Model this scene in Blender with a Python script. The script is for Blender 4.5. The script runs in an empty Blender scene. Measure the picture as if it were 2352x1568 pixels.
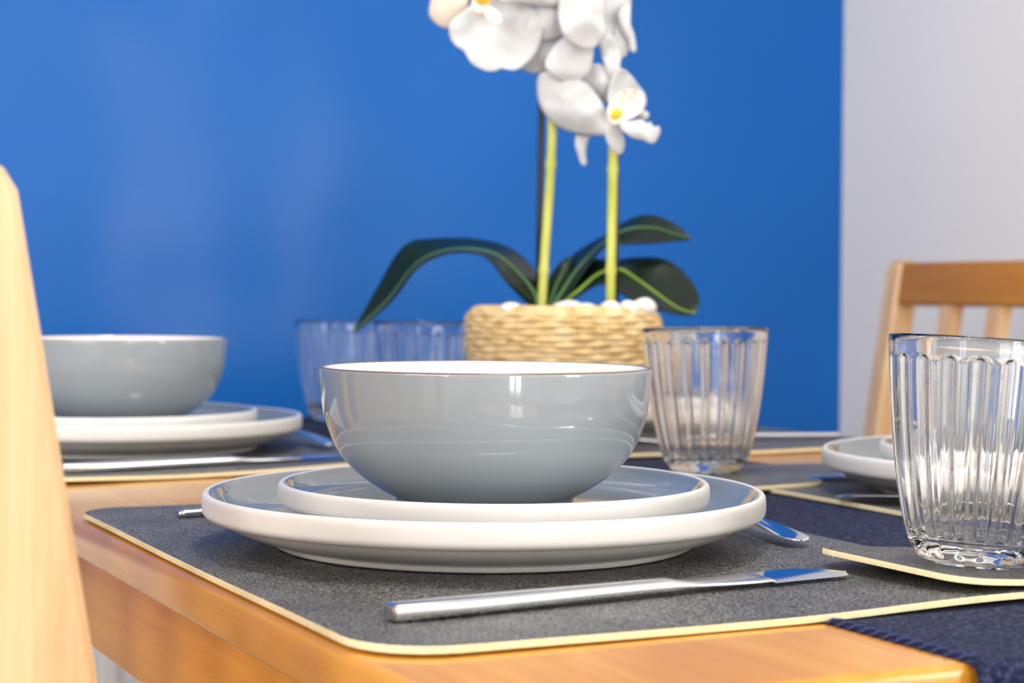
import bpy, bmesh, math, random
from mathutils import Vector, Matrix, noise

random.seed(7)
PI = math.pi
R = math.radians
sc = bpy.context.scene
COL = sc.collection

# ------------------------------------------------------------------ camera
TZ = 0.75                      # table top height
CAMZ = TZ + 0.1205
F = 4171.0
PITCH, ROLL = R(1.46), R(0.35)
cam_d = bpy.data.cameras.new('camera')
cam = bpy.data.objects.new('camera', cam_d)
COL.objects.link(cam)
cam_d.sensor_width = 36.0
cam_d.lens = F / 2352 * 36
cam_d.clip_start = 0.02
cam_d.clip_end = 60
CM = Matrix.Rotation(PI / 2 - PITCH, 4, 'X') @ Matrix.Rotation(ROLL, 4, 'Z')
cam.matrix_world = Matrix.Translation((0, 0, CAMZ)) @ CM
cam_d.dof.use_dof = True
cam_d.dof.focus_distance = 0.80
cam_d.dof.aperture_fstop = 11.5
cam_d.dof.aperture_blades = 0
sc.camera = cam

# table frame: origin at the near left corner of the table, u along its near end, v along its left side (mm)
TH = R(26.3)
CO = Vector((-0.0102, 0.5159))
U = Vector((math.cos(TH), math.sin(TH)))
V = Vector((-math.sin(TH), math.cos(TH)))


def T(u, v, z=0.0):
    p = CO + U * (u / 1000) + V * (v / 1000)
    return Vector((p.x, p.y, TZ + z / 1000))


def at_depth(x, y, Y):
    """world point seen at photo pixel x, y at distance Y (mm) in front of the camera"""
    d = CM.to_3x3() @ Vector(((x - 1176), -(y - 784), -F))
    k = (Y / 1000) / d.y
    return Vector((d.x * k, Y / 1000, CAMZ + d.z * k))


# ------------------------------------------------------------------ render look
sc.view_settings.view_transform = 'Standard'
sc.view_settings.look = 'None'
sc.view_settings.gamma = 1
sc.view_settings.use_curve_mapping = False
sc.view_settings.exposure = -0.5
sc.cycles.max_bounces = 14
sc.cycles.transmission_bounces = 14
sc.cycles.glossy_bounces = 6
sc.cycles.diffuse_bounces = 4
sc.cycles.sample_clamp_indirect = 6.0
sc.cycles.caustics_refractive = True
sc.cycles.caustics_reflective = False

# ------------------------------------------------------------------ world and daylight
w = bpy.data.worlds.new('daylight')
sc.world = w
w.use_nodes = True
bg = w.node_tree.nodes['Background']
bg.inputs[0].default_value = (0.85, 0.92, 1.0, 1)
bg.inputs[1].default_value = 1.0

# room extents in table coordinates (mm)
RU0, RU1, RV0, RV1 = -1900, 1300, -2700, 1582
CEIL = 2400 - 750


def area(name, u, v, z, su, sv, target, power, col=(1, 1, 1)):
    l = bpy.data.lights.new(name, 'AREA')
    l.shape = 'RECTANGLE'
    l.size, l.size_y = su, sv
    l.energy = power
    l.color = col
    o = bpy.data.objects.new(name, l)
    COL.objects.link(o)
    o.location = T(u, v, z)
    d = T(*target) - o.location
    o.rotation_euler = d.to_track_quat('-Z', 'Y').to_euler()
    return o


WIN_BACK = (-420, 90, -640, 1350)      # u0, u1, z0, z1 in the back wall (v = RV0)
WIN_RIGHT = (-1900, -1000, -50, 1250)   # v0, v1, z0, z1 in the right wall (u = RU1)
WIN_LEFT_ADDED = (-1500, 100, 250, 1350)     # v0, v1, z0, z1 in the left wall (u = RU0), opening added for fill light
area('daylight_back_window', -165, RV0 - 120, 355, 0.52, 2.05, (-165, 0, 355), 62, (1.0, 0.97, 0.93))
area('daylight_right_window', RU1 + 120, -1450, 600, 0.95, 1.4, (0, -1450, 600), 72, (1.0, 0.98, 0.95))
area('added_left_window_fill', RU0 - 120, -700, 800, 1.6, 1.1, (0, -700, 700), 88, (1.0, 0.95, 0.88))  # added unseen fill from the left, brightens the white wall
lamp = area('ceiling_light_panel', 300, 300, CEIL - 80, 0.28, 0.28, (300, 300, 0), 17, (1, 0.97, 0.93))


# ------------------------------------------------------------------ helpers: materials
def new_mat(name):
    m = bpy.data.materials.new(name)
    m.use_nodes = True
    nt = m.node_tree
    return m, nt, nt.nodes['Principled BSDF']


def sets(b, **k):
    names = dict(base='Base Color', rough='Roughness', metal='Metallic', trans='Transmission Weight', ior='IOR',
                 coat='Coat Weight', coatr='Coat Roughness', sheen='Sheen Weight', spec='Specular IOR Level',
                 sss='Subsurface Weight')
    for a, v in k.items():
        i = b.inputs[names[a]]
        i.default_value = (*v, 1) if isinstance(v, tuple) else v


def coords(nt, scale=(1, 1, 1), rot=(0, 0, 0)):
    tc = nt.nodes.new('ShaderNodeTexCoord')
    mp = nt.nodes.new('ShaderNodeMapping')
    mp.inputs['Scale'].default_value = scale
    mp.inputs['Rotation'].default_value = rot
    nt.links.new(tc.outputs['Object'], mp.inputs[0])
    return mp.outputs[0]


def noise_tex(nt, vec, scale, detail=4, rough=0.55, dist=0.0):
    n = nt.nodes.new('ShaderNodeTexNoise')
    n.inputs['Scale'].default_value = scale
    n.inputs['Detail'].default_value = detail
    n.inputs['Roughness'].default_value = rough
    n.inputs['Distortion'].default_value = dist
    nt.links.new(vec, n.inputs['Vector'])
    return n.outputs['Fac']


def ramp(nt, fac, stops):
    r = nt.nodes.new('ShaderNodeValToRGB')
    el = r.color_ramp.elements
    while len(el) < len(stops):
        el.new(0.5)
    for e, (p, c) in zip(el, stops):
        e.position = p
        e.color = (*c, 1)
    nt.links.new(fac, r.inputs[0])
    return r.outputs[0]


def bump(nt, b, fac, strength, dist):
    n = nt.nodes.new('ShaderNodeBump')
    n.inputs['Strength'].default_value = strength
    n.inputs['Distance'].default_value = dist
    nt.links.new(fac, n.inputs['Height'])
    nt.links.new(n.outputs[0], b.inputs['Normal'])


def plain(name, base, rough=0.5, **k):
    m, nt, b = new_mat(name)
    sets(b, base=base, rough=rough, **k)
    return m


def wood(name, c0, c1, c2, axis='Y', rough=0.32, coat=0.3, sc_=1.0):
    m, nt, b = new_mat(name)
    s = {'X': (1.2, 14, 14), 'Y': (14, 1.2, 14), 'Z': (14, 14, 1.2)}[axis]
    vec = coords(nt, tuple(a * sc_ for a in s))
    n1 = noise_tex(nt, vec, 2.2, 6, 0.6, 0.8)
    col = ramp(nt, n1, [(0.28, c0), (0.5, c1), (0.75, c2)])
    s2 = {'X': (3, 120, 120), 'Y': (120, 3, 120), 'Z': (120, 120, 3)}[axis]
    vec2 = coords(nt, s2)
    n2 = noise_tex(nt, vec2, 3.0, 3, 0.6)
    mix = nt.nodes.new('ShaderNodeMix')
    mix.data_type = 'RGBA'
    mix.blend_type = 'MULTIPLY'
    mix.inputs[0].default_value = 0.35
    nt.links.new(col, mix.inputs[6])
    nt.links.new(ramp(nt, n2, [(0.3, (0.72, 0.6, 0.5)), (0.6, (1, 1, 1))]), mix.inputs[7])
    nt.links.new(mix.outputs[2], b.inputs['Base Color'])
    sets(b, rough=rough, coat=coat, coatr=0.15)
    bump(nt, b, n2, 0.12, 0.0004)
    return m


M = {}
M['table_wood'] = wood('table_wood', (0.55, 0.235, 0.022), (0.66, 0.305, 0.038), (0.73, 0.385, 0.075), 'Y', 0.22, 0.45)
M['apron_wood'] = wood('apron_wood', (0.54, 0.22, 0.016), (0.66, 0.28, 0.024), (0.72, 0.34, 0.035), 'Y', 0.4, 0.1)
M['chair_wood'] = wood('chair_wood', (0.56, 0.33, 0.16), (0.75, 0.50, 0.27), (0.80, 0.59, 0.37), 'Z', 0.38, 0.2)
M['chair_rail_shaded'] = wood('chair_rail_shaded_wood', (0.42, 0.16, 0.008), (0.52, 0.21, 0.012), (0.58, 0.25, 0.02), 'Y', 0.38, 0.2)  # same chair wood, with the shade on the rail face put into the colour

# blue wall paint with a slightly uneven rolled sheen
m, nt, b = new_mat('blue_wall_paint')
vec = coords(nt)
n = noise_tex(nt, vec, 2.0, 2, 0.5)
nt.links.new(ramp(nt, n, [(0.35, (0.0005, 0.122, 0.50)), (0.65, (0.0008, 0.135, 0.545))]), b.inputs['Base Color'])
sets(b, rough=0.27, spec=0.36)
n2 = noise_tex(nt, vec, 2.2, 1, 0.4)
bump(nt, b, n2, 0.8, 0.09)
M['blue_wall'] = m
M['white_wall'] = plain('white_wall_paint', (0.92, 0.89, 0.83), 0.7)
M['ceiling'] = plain('ceiling_paint', (0.85, 0.85, 0.85), 0.8)
M['trim'] = plain('white_gloss_trim', (0.82, 0.82, 0.83), 0.35)
M['radiator'] = plain('radiator_enamel', (0.75, 0.77, 0.80), 0.35)
m, nt, b = new_mat('floor_boards')
vec = coords(nt, (1, 1, 1), (0, 0, -TH))
br = nt.nodes.new('ShaderNodeTexBrick')
br.inputs['Scale'].default_value = 1.0
br.inputs['Brick Width'].default_value = 1.4
br.inputs['Row Height'].default_value = 0.14
br.inputs['Mortar Size'].default_value = 0.002
br.inputs['Color1'].default_value = (0.30, 0.20, 0.13, 1)
br.inputs['Color2'].default_value = (0.24, 0.15, 0.09, 1)
br.inputs['Mortar'].default_value = (0.05, 0.03, 0.02, 1)
nt.links.new(vec, br.inputs['Vector'])
nt.links.new(br.outputs['Color'], b.inputs['Base Color'])
sets(b, rough=0.4)
M['floor'] = m

# glazes
M['grey_glaze'] = plain('grey_blue_glaze', (0.335, 0.38, 0.42), 0.07, coat=0.4, coatr=0.03)
M['grey_glaze_inside'] = plain('grey_blue_inner_glaze', (0.29, 0.325, 0.35), 0.06, coat=0.5, coatr=0.03)
M['cream_glaze'] = plain('cream_inner_glaze', (0.86, 0.80, 0.75), 0.12, coat=0.4, coatr=0.05)
M['white_stoneware'] = plain('white_matt_stoneware', (0.78, 0.755, 0.73), 0.34, coat=0.15, coatr=0.3)
M['rim_brown'] = plain('brown_rim_edge', (0.20, 0.15, 0.12), 0.25)
M['steel'] = plain('polished_steel', (0.80, 0.80, 0.82), 0.10, metal=1.0)
M['steel_satin'] = plain('satin_steel', (0.80, 0.79, 0.78), 0.24, metal=1.0)
M['glass'] = plain('clear_pressed_glass', (1, 1, 1), 0.0, trans=1.0, ior=1.5)

# dark leather look of the placemats
m, nt, b = new_mat('charcoal_leatherette')
vec = coords(nt)
n1 = noise_tex(nt, vec, 1050, 2, 0.7, 0.6)
n0 = noise_tex(nt, vec, 28, 3, 0.6)
c1 = ramp(nt, n1, [(0.40, (0.012, 0.012, 0.014)), (0.50, (0.055, 0.054, 0.054)), (0.61, (0.33, 0.325, 0.315))])
c0 = ramp(nt, n0, [(0.3, (0.62, 0.62, 0.63)), (0.7, (1.15, 1.15, 1.12))])
mx = nt.nodes.new('ShaderNodeMix')
mx.data_type = 'RGBA'
mx.blend_type = 'MULTIPLY'
mx.inputs[0].default_value = 1
nt.links.new(c1, mx.inputs[6])
nt.links.new(c0, mx.inputs[7])
nt.links.new(mx.outputs[2], b.inputs['Base Color'])
sets(b, rough=0.42, spec=0.5)
bump(nt, b, n1, 0.8, 0.0008)
M['mat_top'] = m
m, nt, b = new_mat('cream_felt_backing')
n1 = noise_tex(nt, coords(nt), 900, 2, 0.6)
nt.links.new(ramp(nt, n1, [(0.3, (0.74, 0.60, 0.33)), (0.7, (0.92, 0.80, 0.52))]), b.inputs['Base Color'])
sets(b, rough=0.85)
bump(nt, b, n1, 0.4, 0.0004)
M['mat_edge'] = m

m, nt, b = new_mat('navy_felt')
n1 = noise_tex(nt, coords(nt), 420, 4, 0.65)
n0 = noise_tex(nt, coords(nt), 60, 3, 0.6)
nt.links.new(ramp(nt, n1, [(0.34, (0.003, 0.005, 0.018)), (0.52, (0.014, 0.019, 0.055)), (0.68, (0.06, 0.075, 0.15))]),
             b.inputs['Base Color'])
sets(b, rough=0.9, sheen=0.02, spec=0.15)
bump(nt, b, n1, 0.8, 0.001)
M['navy'] = m
M['navy_thread'] = plain('navy_thread', (0.012, 0.018, 0.10), 0.6)

m, nt, b = new_mat('woven_seagrass')
n1 = noise_tex(nt, coords(nt), 90, 4, 0.6)
nt.links.new(ramp(nt, n1, [(0.3, (0.52, 0.33, 0.12)), (0.5, (0.72, 0.52, 0.25)), (0.72, (0.84, 0.68, 0.42))]),
             b.inputs['Base Color'])
sets(b, rough=0.6)
M['weave'] = m
M['soil'] = plain('dark_soil', (0.05, 0.035, 0.02), 0.9)

m, nt, b = new_mat('orchid_petal_white')
n1 = noise_tex(nt, coords(nt), 30, 2, 0.5)
nt.links.new(ramp(nt, n1, [(0.3, (0.60, 0.61, 0.64)), (0.7, (0.67, 0.675, 0.68))]), b.inputs['Base Color'])
sets(b, rough=0.55, sss=0.15)
b.inputs['Subsurface Radius'].default_value = (0.004, 0.004, 0.004)
M['petal'] = m
m, nt, b = new_mat('orchid_lip_cream')
n1 = noise_tex(nt, coords(nt), 260, 3, 0.6)
nt.links.new(ramp(nt, n1, [(0.42, (0.88, 0.83, 0.74)), (0.58, (0.86, 0.76, 0.68)), (0.68, (0.65, 0.25, 0.2))]),
             b.inputs['Base Color'])
sets(b, rough=0.5)
M['lip'] = m
M['petal_peach'] = plain('orchid_petal_peach', (0.90, 0.74, 0.60), 0.5, sss=0.1)
M['yellow'] = plain('orchid_yellow_centre', (0.95, 0.55, 0.02), 0.5)
M['leaf'] = plain('orchid_leaf_green', (0.0035, 0.013, 0.006), 0.33, spec=0.35)
M['leaf_rib'] = plain('orchid_leaf_midrib', (0.06, 0.16, 0.05), 0.4)
M['leaf_rib_bright'] = plain('orchid_leaf_bright_midrib', (0.22, 0.38, 0.03), 0.4)
m, nt, b = new_mat('orchid_stem_green')
n1 = noise_tex(nt, coords(nt, (1, 1, 0.2)), 120, 2, 0.5)
nt.links.new(ramp(nt, n1, [(0.3, (0.42, 0.46, 0.05)), (0.7, (0.62, 0.64, 0.14))]), b.inputs['Base Color'])
sets(b, rough=0.4)
M['stem'] = m
M['stick'] = plain('dark_support_stick', (0.012, 0.012, 0.022), 0.4)
M['pebble'] = plain('white_pebble', (0.82, 0.80, 0.77), 0.35)
M['lamp'] = plain('lamp_shade_white', (0.85, 0.85, 0.85), 0.5)


# ------------------------------------------------------------------ helpers: objects
def tag(o, label=None, cat=None, group=None, kind=None):
    if label:
        o['label'] = label
    if cat:
        o['category'] = cat
    if group:
        o['group'] = group
    if kind:
        o['kind'] = kind
    return o


def empty(name, loc, rot=(0, 0, 0), label=None, cat=None, group=None):
    o = bpy.data.objects.new(name, None)
    o.empty_display_size = 0.05
    COL.objects.link(o)
    o.location = loc
    o.rotation_euler = rot
    return tag(o, label, cat, group)


def obj(name, bm, mats, parent=None, loc=None, rot=None, smooth=True, angle=None):
    me = bpy.data.meshes.new(name)
    bmesh.ops.recalc_face_normals(bm, faces=bm.faces[:])
    bm.to_mesh(me)
    bm.free()
    for mm in (mats if isinstance(mats, (list, tuple)) else [mats]):
        me.materials.append(mm)
    if smooth:
        for p in me.polygons:
            p.use_smooth = True
        if angle:
            me.set_sharp_from_angle(angle=R(angle))
    o = bpy.data.objects.new(name, me)
    COL.objects.link(o)
    if parent:
        o.parent = parent
    if loc is not None:
        o.location = loc
    if rot is not None:
        o.rotation_euler = rot
    return o


def copy_tree(o, parent=None):
    c = o.copy()
    COL.objects.link(c)
    if parent:
        c.parent = parent
    for ch in list(o.children):
        copy_tree(ch, c)
    return c


def lathe(profile, n=96, mats=None, close=True):
    """profile: (r, z) in mm; mats: material index per segment"""
    bm = bmesh.new()
    rings = []
    for (r, z) in profile:
        if r < 1e-4:
            rings.append([bm.verts.new((0, 0, z / 1000))])
        else:
            rings.append([bm.verts.new((r / 1000 * math.cos(2 * PI * i / n), r / 1000 * math.sin(2 * PI * i / n), z / 1000))
                          for i in range(n)])
    for k in range(len(rings) - 1):
        a, b = rings[k], rings[k + 1]
        for i in range(n):
            j = (i + 1) % n
            if len(a) == 1 and len(b) == 1:
                continue
            if len(a) == 1:
                f = bm.faces.new((a[0], b[j], b[i]))
            elif len(b) == 1:
                f = bm.faces.new((a[i], a[j], b[0]))
            else:
                f = bm.faces.new((a[i], a[j], b[j], b[i]))
            if mats:
                f.material_index = mats[k]
    return bm


def smooth_profile(pts, sub=6):
    """Catmull-Rom through (x, z) points"""
    out = []
    n = len(pts)
    for i in range(n - 1):
        p0 = pts[max(i - 1, 0)]
        p1 = pts[i]
        p2 = pts[i + 1]
        p3 = pts[min(i + 2, n - 1)]
        for k in range(sub):
            t = k / sub
            out.append(tuple(0.5 * ((2 * p1[a]) + (-p0[a] + p2[a]) * t + (2 * p0[a] - 5 * p1[a] + 4 * p2[a] - p3[a]) * t * t +
                                    (-p0[a] + 3 * p1[a] - 3 * p2[a] + p3[a]) * t ** 3) for a in range(len(p1))))
    out.append(tuple(pts[-1]))
    return out


def add_box(bm, x0, x1, y0, y1, z0, z1, bevel=0.0, seg=2, mtx=None):
    r = bmesh.ops.create_cube(bm, size=1.0)
    vs = r['verts']
    for v in vs:
        v.co = Vector(((x0 + x1) / 2 + v.co.x * (x1 - x0), (y0 + y1) / 2 + v.co.y * (y1 - y0), (z0 + z1) / 2 + v.co.z * (z1 - z0)))
    if bevel > 0:
        es = list({e for v in vs for e in v.link_edges})
        rr = bmesh.ops.bevel(bm, geom=es, offset=bevel, segments=seg, affect='EDGES', profile=0.5)
        vs = list({v for f in rr['faces'] for v in f.verts} | {v for v in vs if v.is_valid})
    if mtx is not None:
        bmesh.ops.transform(bm, matrix=mtx, verts=vs)
    return vs


def tube(bm, pts, radii, n=12, caps=True):
    rings = []
    prev = None
    for i, p in enumerate(pts):
        p = Vector(p)
        d = (Vector(pts[min(i + 1, len(pts) - 1)]) - Vector(pts[max(i - 1, 0)])).normalized()
        if prev is None:
            prev = d.orthogonal().normalized()
        a = (prev - d * prev.dot(d)).normalized()
        prev = a
        b = d.cross(a)
        r = radii[i] if isinstance(radii, (list, tuple)) else radii
        rings.append([bm.verts.new(p + a * r * math.cos(2 * PI * k / n) + b * r * math.sin(2 * PI * k / n)) for k in range(n)])
    for i in range(len(rings) - 1):
        for k in range(n):
            j = (k + 1) % n
            bm.faces.new((rings[i][k], rings[i][j], rings[i + 1][j], rings[i + 1][k]))
    if caps:
        bm.faces.new(rings[0][::-1])
        bm.faces.new(rings[-1])
    return rings


# ------------------------------------------------------------------ the room
def struct(name, bm, mat, parent=None, rotated=True, smooth=False):
    o = obj(name, bm, mat, parent, smooth=smooth)
    if parent is None:
        o['kind'] = 'structure'
        if rotated:
            o.location = T(0, 0, -750)
            o.rotation_euler = (0, 0, TH)
    return o


def slab(u0, u1, v0, v1, z0, z1, bm=None, bevel=0):
    """box in table coordinates, mm, z above the floor"""
    bm = bm or bmesh.new()
    add_box(bm, u0 / 1000, u1 / 1000, v0 / 1000, v1 / 1000, z0 / 1000, z1 / 1000, bevel)
    return bm


HZ = 2400
struct('floor', slab(RU0 - 100, RU1 + 100, RV0 - 100, RV1 + 100, -60, 0), M['floor'])
struct('ceiling', slab(RU0 - 100, RU1 + 100, RV0 - 100, RV1 + 100, HZ, HZ + 60), M['ceiling'])
struct('wall_back', slab(RU0 - 100, RU1 + 100, RV1, RV1 + 100, 0, HZ), M['blue_wall'])


def wall_with_hole(axis, pos, a0, a1, hole, mat, name, off=0):
    h0, h1, z0, z1 = hole
    z0 += 750
    z1 += 750
    bm = bmesh.new()
    for (p, q, r_, s) in ((a0, h0, 0, HZ), (h1, a1, 0, HZ), (h0, h1, 0, z0), (h0, h1, z1, HZ)):
        if axis == 'v':
            slab(p, q, pos - 100, pos, r_, s, bm)
        else:
            slab(pos - 100 + off, pos + off, p, q, r_, s, bm)
    return struct(name, bm, mat)


wall_with_hole('v', RV0, RU0 - 100, RU1 + 100, WIN_BACK, M['white_wall'], 'wall_front')
wall_with_hole('u', RU0, RV0, RV1, WIN_LEFT_ADDED, M['white_wall'], 'wall_left')
wall_with_hole('u', RU1, RV0, RV1, WIN_RIGHT, M['white_wall'], 'wall_right', 100)


def window(name, axis, pos, hole):
    h0, h1, z0, z1 = hole
    z0 += 750
    z1 += 750
    bm = bmesh.new()
    mid = (h0 + h1) / 2

    def bar(a0, a1, b0, b1, d0=30, d1=75):
        if axis == 'v':
            slab(a0, a1, pos - d1, pos - d0, b0, b1, bm)
        else:
            slab(pos - d1, pos - d0, a0, a1, b0, b1, bm)
    t = 55
    bar(h0, h0 + t, z0, z1)
    bar(h1 - t, h1, z0, z1)
    bar(h0 + t, h1 - t, z0, z0 + t)
    bar(h0 + t, h1 - t, z1 - t, z1)
    bar(mid - 30, mid + 30, z0 + t, z1 - t)
    bar(h0 + t, mid - 30, z1 - 330, z1 - 300)
    bar(mid + 30, h1 - t, z1 - 330, z1 - 300)
    struct(name, bm, M['trim'])


window('window_1', 'v', RV0, WIN_BACK)
window('added_window_2', 'u', RU0, WIN_LEFT_ADDED)  # frame for the added left fill opening
window('window_3', 'u', RU1 + 100, WIN_RIGHT)
struct('baseboard_back', slab(RU0, RU1, RV1 - 16, RV1, 0, 110, None, 0.003), M['trim'])
struct('baseboard_right', slab(RU1 - 16, RU1, RV0, RV1 - 16, 0, 110, None, 0.003), M['trim'])

# radiator under the blue wall, seen as a sliver under the table
rad = empty('radiator', T(-125, RV1 - 75, -750), (0, 0, TH), 'pale grey panel radiator on the blue wall, glimpsed low behind the table leg', 'radiator')
bm = bmesh.new()
add_box(bm, -0.45, 0.45, -0.03, 0.03, 0.12, 0.62, 0.008)
for i in range(22):
    x = -0.43 + i * 0.04
    add_box(bm, x, x + 0.022, -0.04, -0.028, 0.15, 0.59, 0.004, 1)
obj('panel', bm, M['radiator'], rad, angle=35)
for x in (-0.4, 0.4):
    bm = bmesh.new()
    tube(bm, [(x, 0.0, 0.0), (x, 0.0, 0.13)], 0.009, 10)
    obj('pipe', bm, M['trim'], rad)
    bm = bmesh.new()
    add_box(bm, x - 0.015, x + 0.015, 0.02, 0.075, 0.3, 0.34)
    obj('wall_bracket', bm, M['trim'], rad)

# ------------------------------------------------------------------ the table
TW, TL = 702, 1215
tab = empty('dining_table', T(0, 0, -750), (0, 0, TH), 'honey-varnished wooden dining table laid for four beside the blue wall', 'table')
bm = bmesh.new()
add_box(bm, 0, TW / 1000, 0, TL / 1000, 0.729, 0.75, 0.004, 4)
obj('tabletop', bm, M['table_wood'], tab, angle=50)
ap = [(0.012, 0.030, 0.07, TL / 1000 - 0.07), (TW / 1000 - 0.030, TW / 1000 - 0.012, 0.07, TL / 1000 - 0.07)]
for (a, b_, c, d) in ap:
    bm = bmesh.new()
    add_box(bm, a, b_, c, d, 0.678, 0.729, 0.0015)
    obj('apron', bm, M['apron_wood'], tab, angle=40)
for (c, d) in ((0.025, 0.043), (TL / 1000 - 0.043, TL / 1000 - 0.025)):
    bm = bmesh.new()
    add_box(bm, 0.07, TW / 1000 - 0.07, c, d, 0.678, 0.729, 0.0015)
    obj('apron', bm, M['apron_wood'], tab, angle=40)
for x in (0.012, TW / 1000 - 0.070):
    for y in (0.012, TL / 1000 - 0.070):
        bm = bmesh.new()
        add_box(bm, x, x + 0.058, y, y + 0.058, 0, 0.729, 0.004, 3)
        obj('leg', bm, M['apron_wood'], tab, angle=40)

# ------------------------------------------------------------------ runner
RU_A, RU_B = 180, 512
run = empty('table_runner', T(0, 0, 0), (0, 0, TH), 'navy blue felt table runner hanging over the near end of the table', 'table runner')


def runner_profile(drop0=160, drop1=150):
    pts = []
    r = 0.006
    t = 0.0006
    for i in range(10):
        pts.append((-r + 0.001, -drop0 / 1000 + i * (drop0 / 1000 - r) / 9))
    for k in range(1, 7):
        a = k / 6 * PI / 2
        pts.append((-r + 0.001 + r * (1 - math.cos(a)), -r + r * math.sin(a)))
    for i in range(1, 40):
        pts.append((0.002 + i * (TL / 1000 - 0.004) / 40, 0.0))
    for k in range(0, 7):
        a = k / 6 * PI / 2
        pts.append((TL / 1000 - 0.001 + r * math.sin(a), -r + r * math.cos(a)))
    for i in range(1, 8):
        pts.append((TL / 1000 - 0.001 + r, -r - i * (drop1 / 1000 - r) / 7))
    return pts, t


pts, th = runner_profile()
bm = bmesh.new()
NU = 24
top, bot = [], []
for k, (y, z) in enumerate(pts):
    d = Vector((pts[min(k + 1, len(pts) - 1)][0] - pts[max(k - 1, 0)][0], pts[min(k + 1, len(pts) - 1)][1] - pts[max(k - 1, 0)][1])).normalized()
    nn = Vector((-d.y, d.x))
    rt, rb = [], []
    for i in range(NU + 1):
        x = (RU_A + (RU_B - RU_A) * i / NU) / 1000
        wob = 0.0 if z > -0.02 else 0.004 * (abs(z) / 0.16) * math.sin(i * 0.9)
        rt.append(bm.verts.new((x, y + nn.x * th - wob, z + nn.y * th)))
        rb.append(bm.verts.new((x, y - wob, z)))
    top.append(rt)
    bot.append(rb)
for k in range(len(pts) - 1):
    for i in range(NU):
        bm.faces.new((top[k][i], top[k][i + 1], top[k + 1][i + 1], top[k + 1][i]))
        bm.faces.new((bot[k][i], bot[k + 1][i], bot[k + 1][i + 1], bot[k][i + 1]))
    bm.faces.new((top[k][0], top[k + 1][0], bot[k + 1][0], bot[k][0]))
    bm.faces.new((top[k][NU], bot[k][NU], bot[k + 1][NU], top[k + 1][NU]))
for k in (0, len(pts) - 1):
    for i in range(NU):
        bm.faces.new((top[k][i], top[k][i + 1], bot[k][i + 1], bot[k][i]))
obj('cloth', bm, M['navy'], run)
for side in (RU_A / 1000, RU_B / 1000):
    bm = bmesh.new()
    s = -1 if side < 0.3 else 1
    y = 0.003
    while y < TL / 1000 - 0.005:
        tube(bm, [(side - s * 0.0055, y, 0.0016), (side - s * 0.001, y + 0.0004, 0.0022), (side + s * 0.0009, y + 0.0006, 0.0011),
                  (side + s * 0.0008, y + 0.0022, 0.0009)], 0.0007, 6)
        y += 0.0066
    st = obj('stitching', bm, M['navy_thread'], run)
    st['label'] = 'darker navy blanket stitch along the edge'
    st['kind'] = 'stuff'


# ------------------------------------------------------------------ placemats and coasters
def sstep(x, a, b):
    t = max(0.0, min(1.0, (x - a) / (b - a)))
    return t * t * (3 - 2 * t)


def round_rect(x0, x1, y0, y1, r, n=8):
    pts = []
    for (cx, cy, a0) in ((x1 - r, y1 - r, 0), (x0 + r, y1 - r, 90), (x0 + r, y0 + r, 180), (x1 - r, y0 + r, 270)):
        for k in range(n + 1):
            a = R(a0 + 90 * k / n)
            pts.append((cx + r * math.cos(a), cy + r * math.sin(a)))
    return pts


def densify(pts, step):
    out = []
    for i, p in enumerate(pts):
        q = pts[(i + 1) % len(pts)]
        d = math.hypot(q[0] - p[0], q[1] - p[1])
        k = max(1, int(d / step))
        for j in range(k):
            out.append((p[0] + (q[0] - p[0]) * j / k, p[1] + (q[1] - p[1]) * j / k))
    return out


def sheet(w_, h_, r, t, hfun, step=8, chamfer=0.5):
    """rounded sheet lying in its own plane, mm; top material 0, edge and back material 1"""
    out = densify(round_rect(-w_ / 2, w_ / 2, -h_ / 2, h_ / 2, r), step)
    bm = bmesh.new()
    rings = []
    scales = [1 - (i / 14) for i in range(14)]
    for k, s in enumerate(scales):
        ring = []
        for (x, y) in out:
            rx, ry = x * s, y * s
            if k == 0:
                rx, ry = x * (1 - chamfer / w_), y * (1 - chamfer / h_)
            ring.append(bm.verts.new((rx / 1000, ry / 1000, (hfun(rx, ry) + t) / 1000)))
        rings.append(ring)
    c = bm.verts.new((0, 0, (hfun(0, 0) + t) / 1000))
    n = len(out)
    for k in range(len(rings) - 1):
        for i in range(n):
            j = (i + 1) % n
            f = bm.faces.new((rings[k][i], rings[k][j], rings[k + 1][j], rings[k + 1][i]))
    for i in range(n):
        bm.faces.new((rings[-1][i], rings[-1][(i + 1) % n], c))
    e1 = [bm.verts.new((x / 1000, y / 1000, (hfun(x, y) + t - chamfer) / 1000)) for (x, y) in out]
    e2 = [bm.verts.new((x / 1000, y / 1000, (hfun(x, y) + 0.2) / 1000)) for (x, y) in out]
    c2 = bm.verts.new((0, 0, hfun(0, 0) / 1000))
    low = []
    for k, s in enumerate(scales[1:]):
        low.append([bm.verts.new((x * s / 1000, y * s / 1000, hfun(x * s, y * s) / 1000)) for (x, y) in out])
    seq = [rings[0], e1, e2] + low
    for k in range(len(seq) - 1):
        for i in range(n):
            j = (i + 1) % n
            f = bm.faces.new((seq[k][i], seq[k][j], seq[k + 1][j], seq[k + 1][i]))
            f.material_index = 1
    for i in range(n):
        f = bm.faces.new((seq[-1][i], seq[-1][(i + 1) % n], c2))
        f.material_index = 1
    return bm


MW, MH, MT = 307, 435, 2.7


def wave(x, y, ph, amp=0.5):
    edge = max(abs(x) / (MW / 2), abs(y) / (MH / 2)) ** 4
    return 0.25 + amp * edge * (0.5 + 0.5 * math.sin(x / 38 + y / 55 + ph))


def mat_left(x, y):      # table u rises over the runner on the right
    return 0.3 + 1.6 * sstep(x, 10, 110) * (0.2 + 0.8 * sstep(abs(y), 150, 215)) + wave(x, y, 2.6, 0.6)


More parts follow.
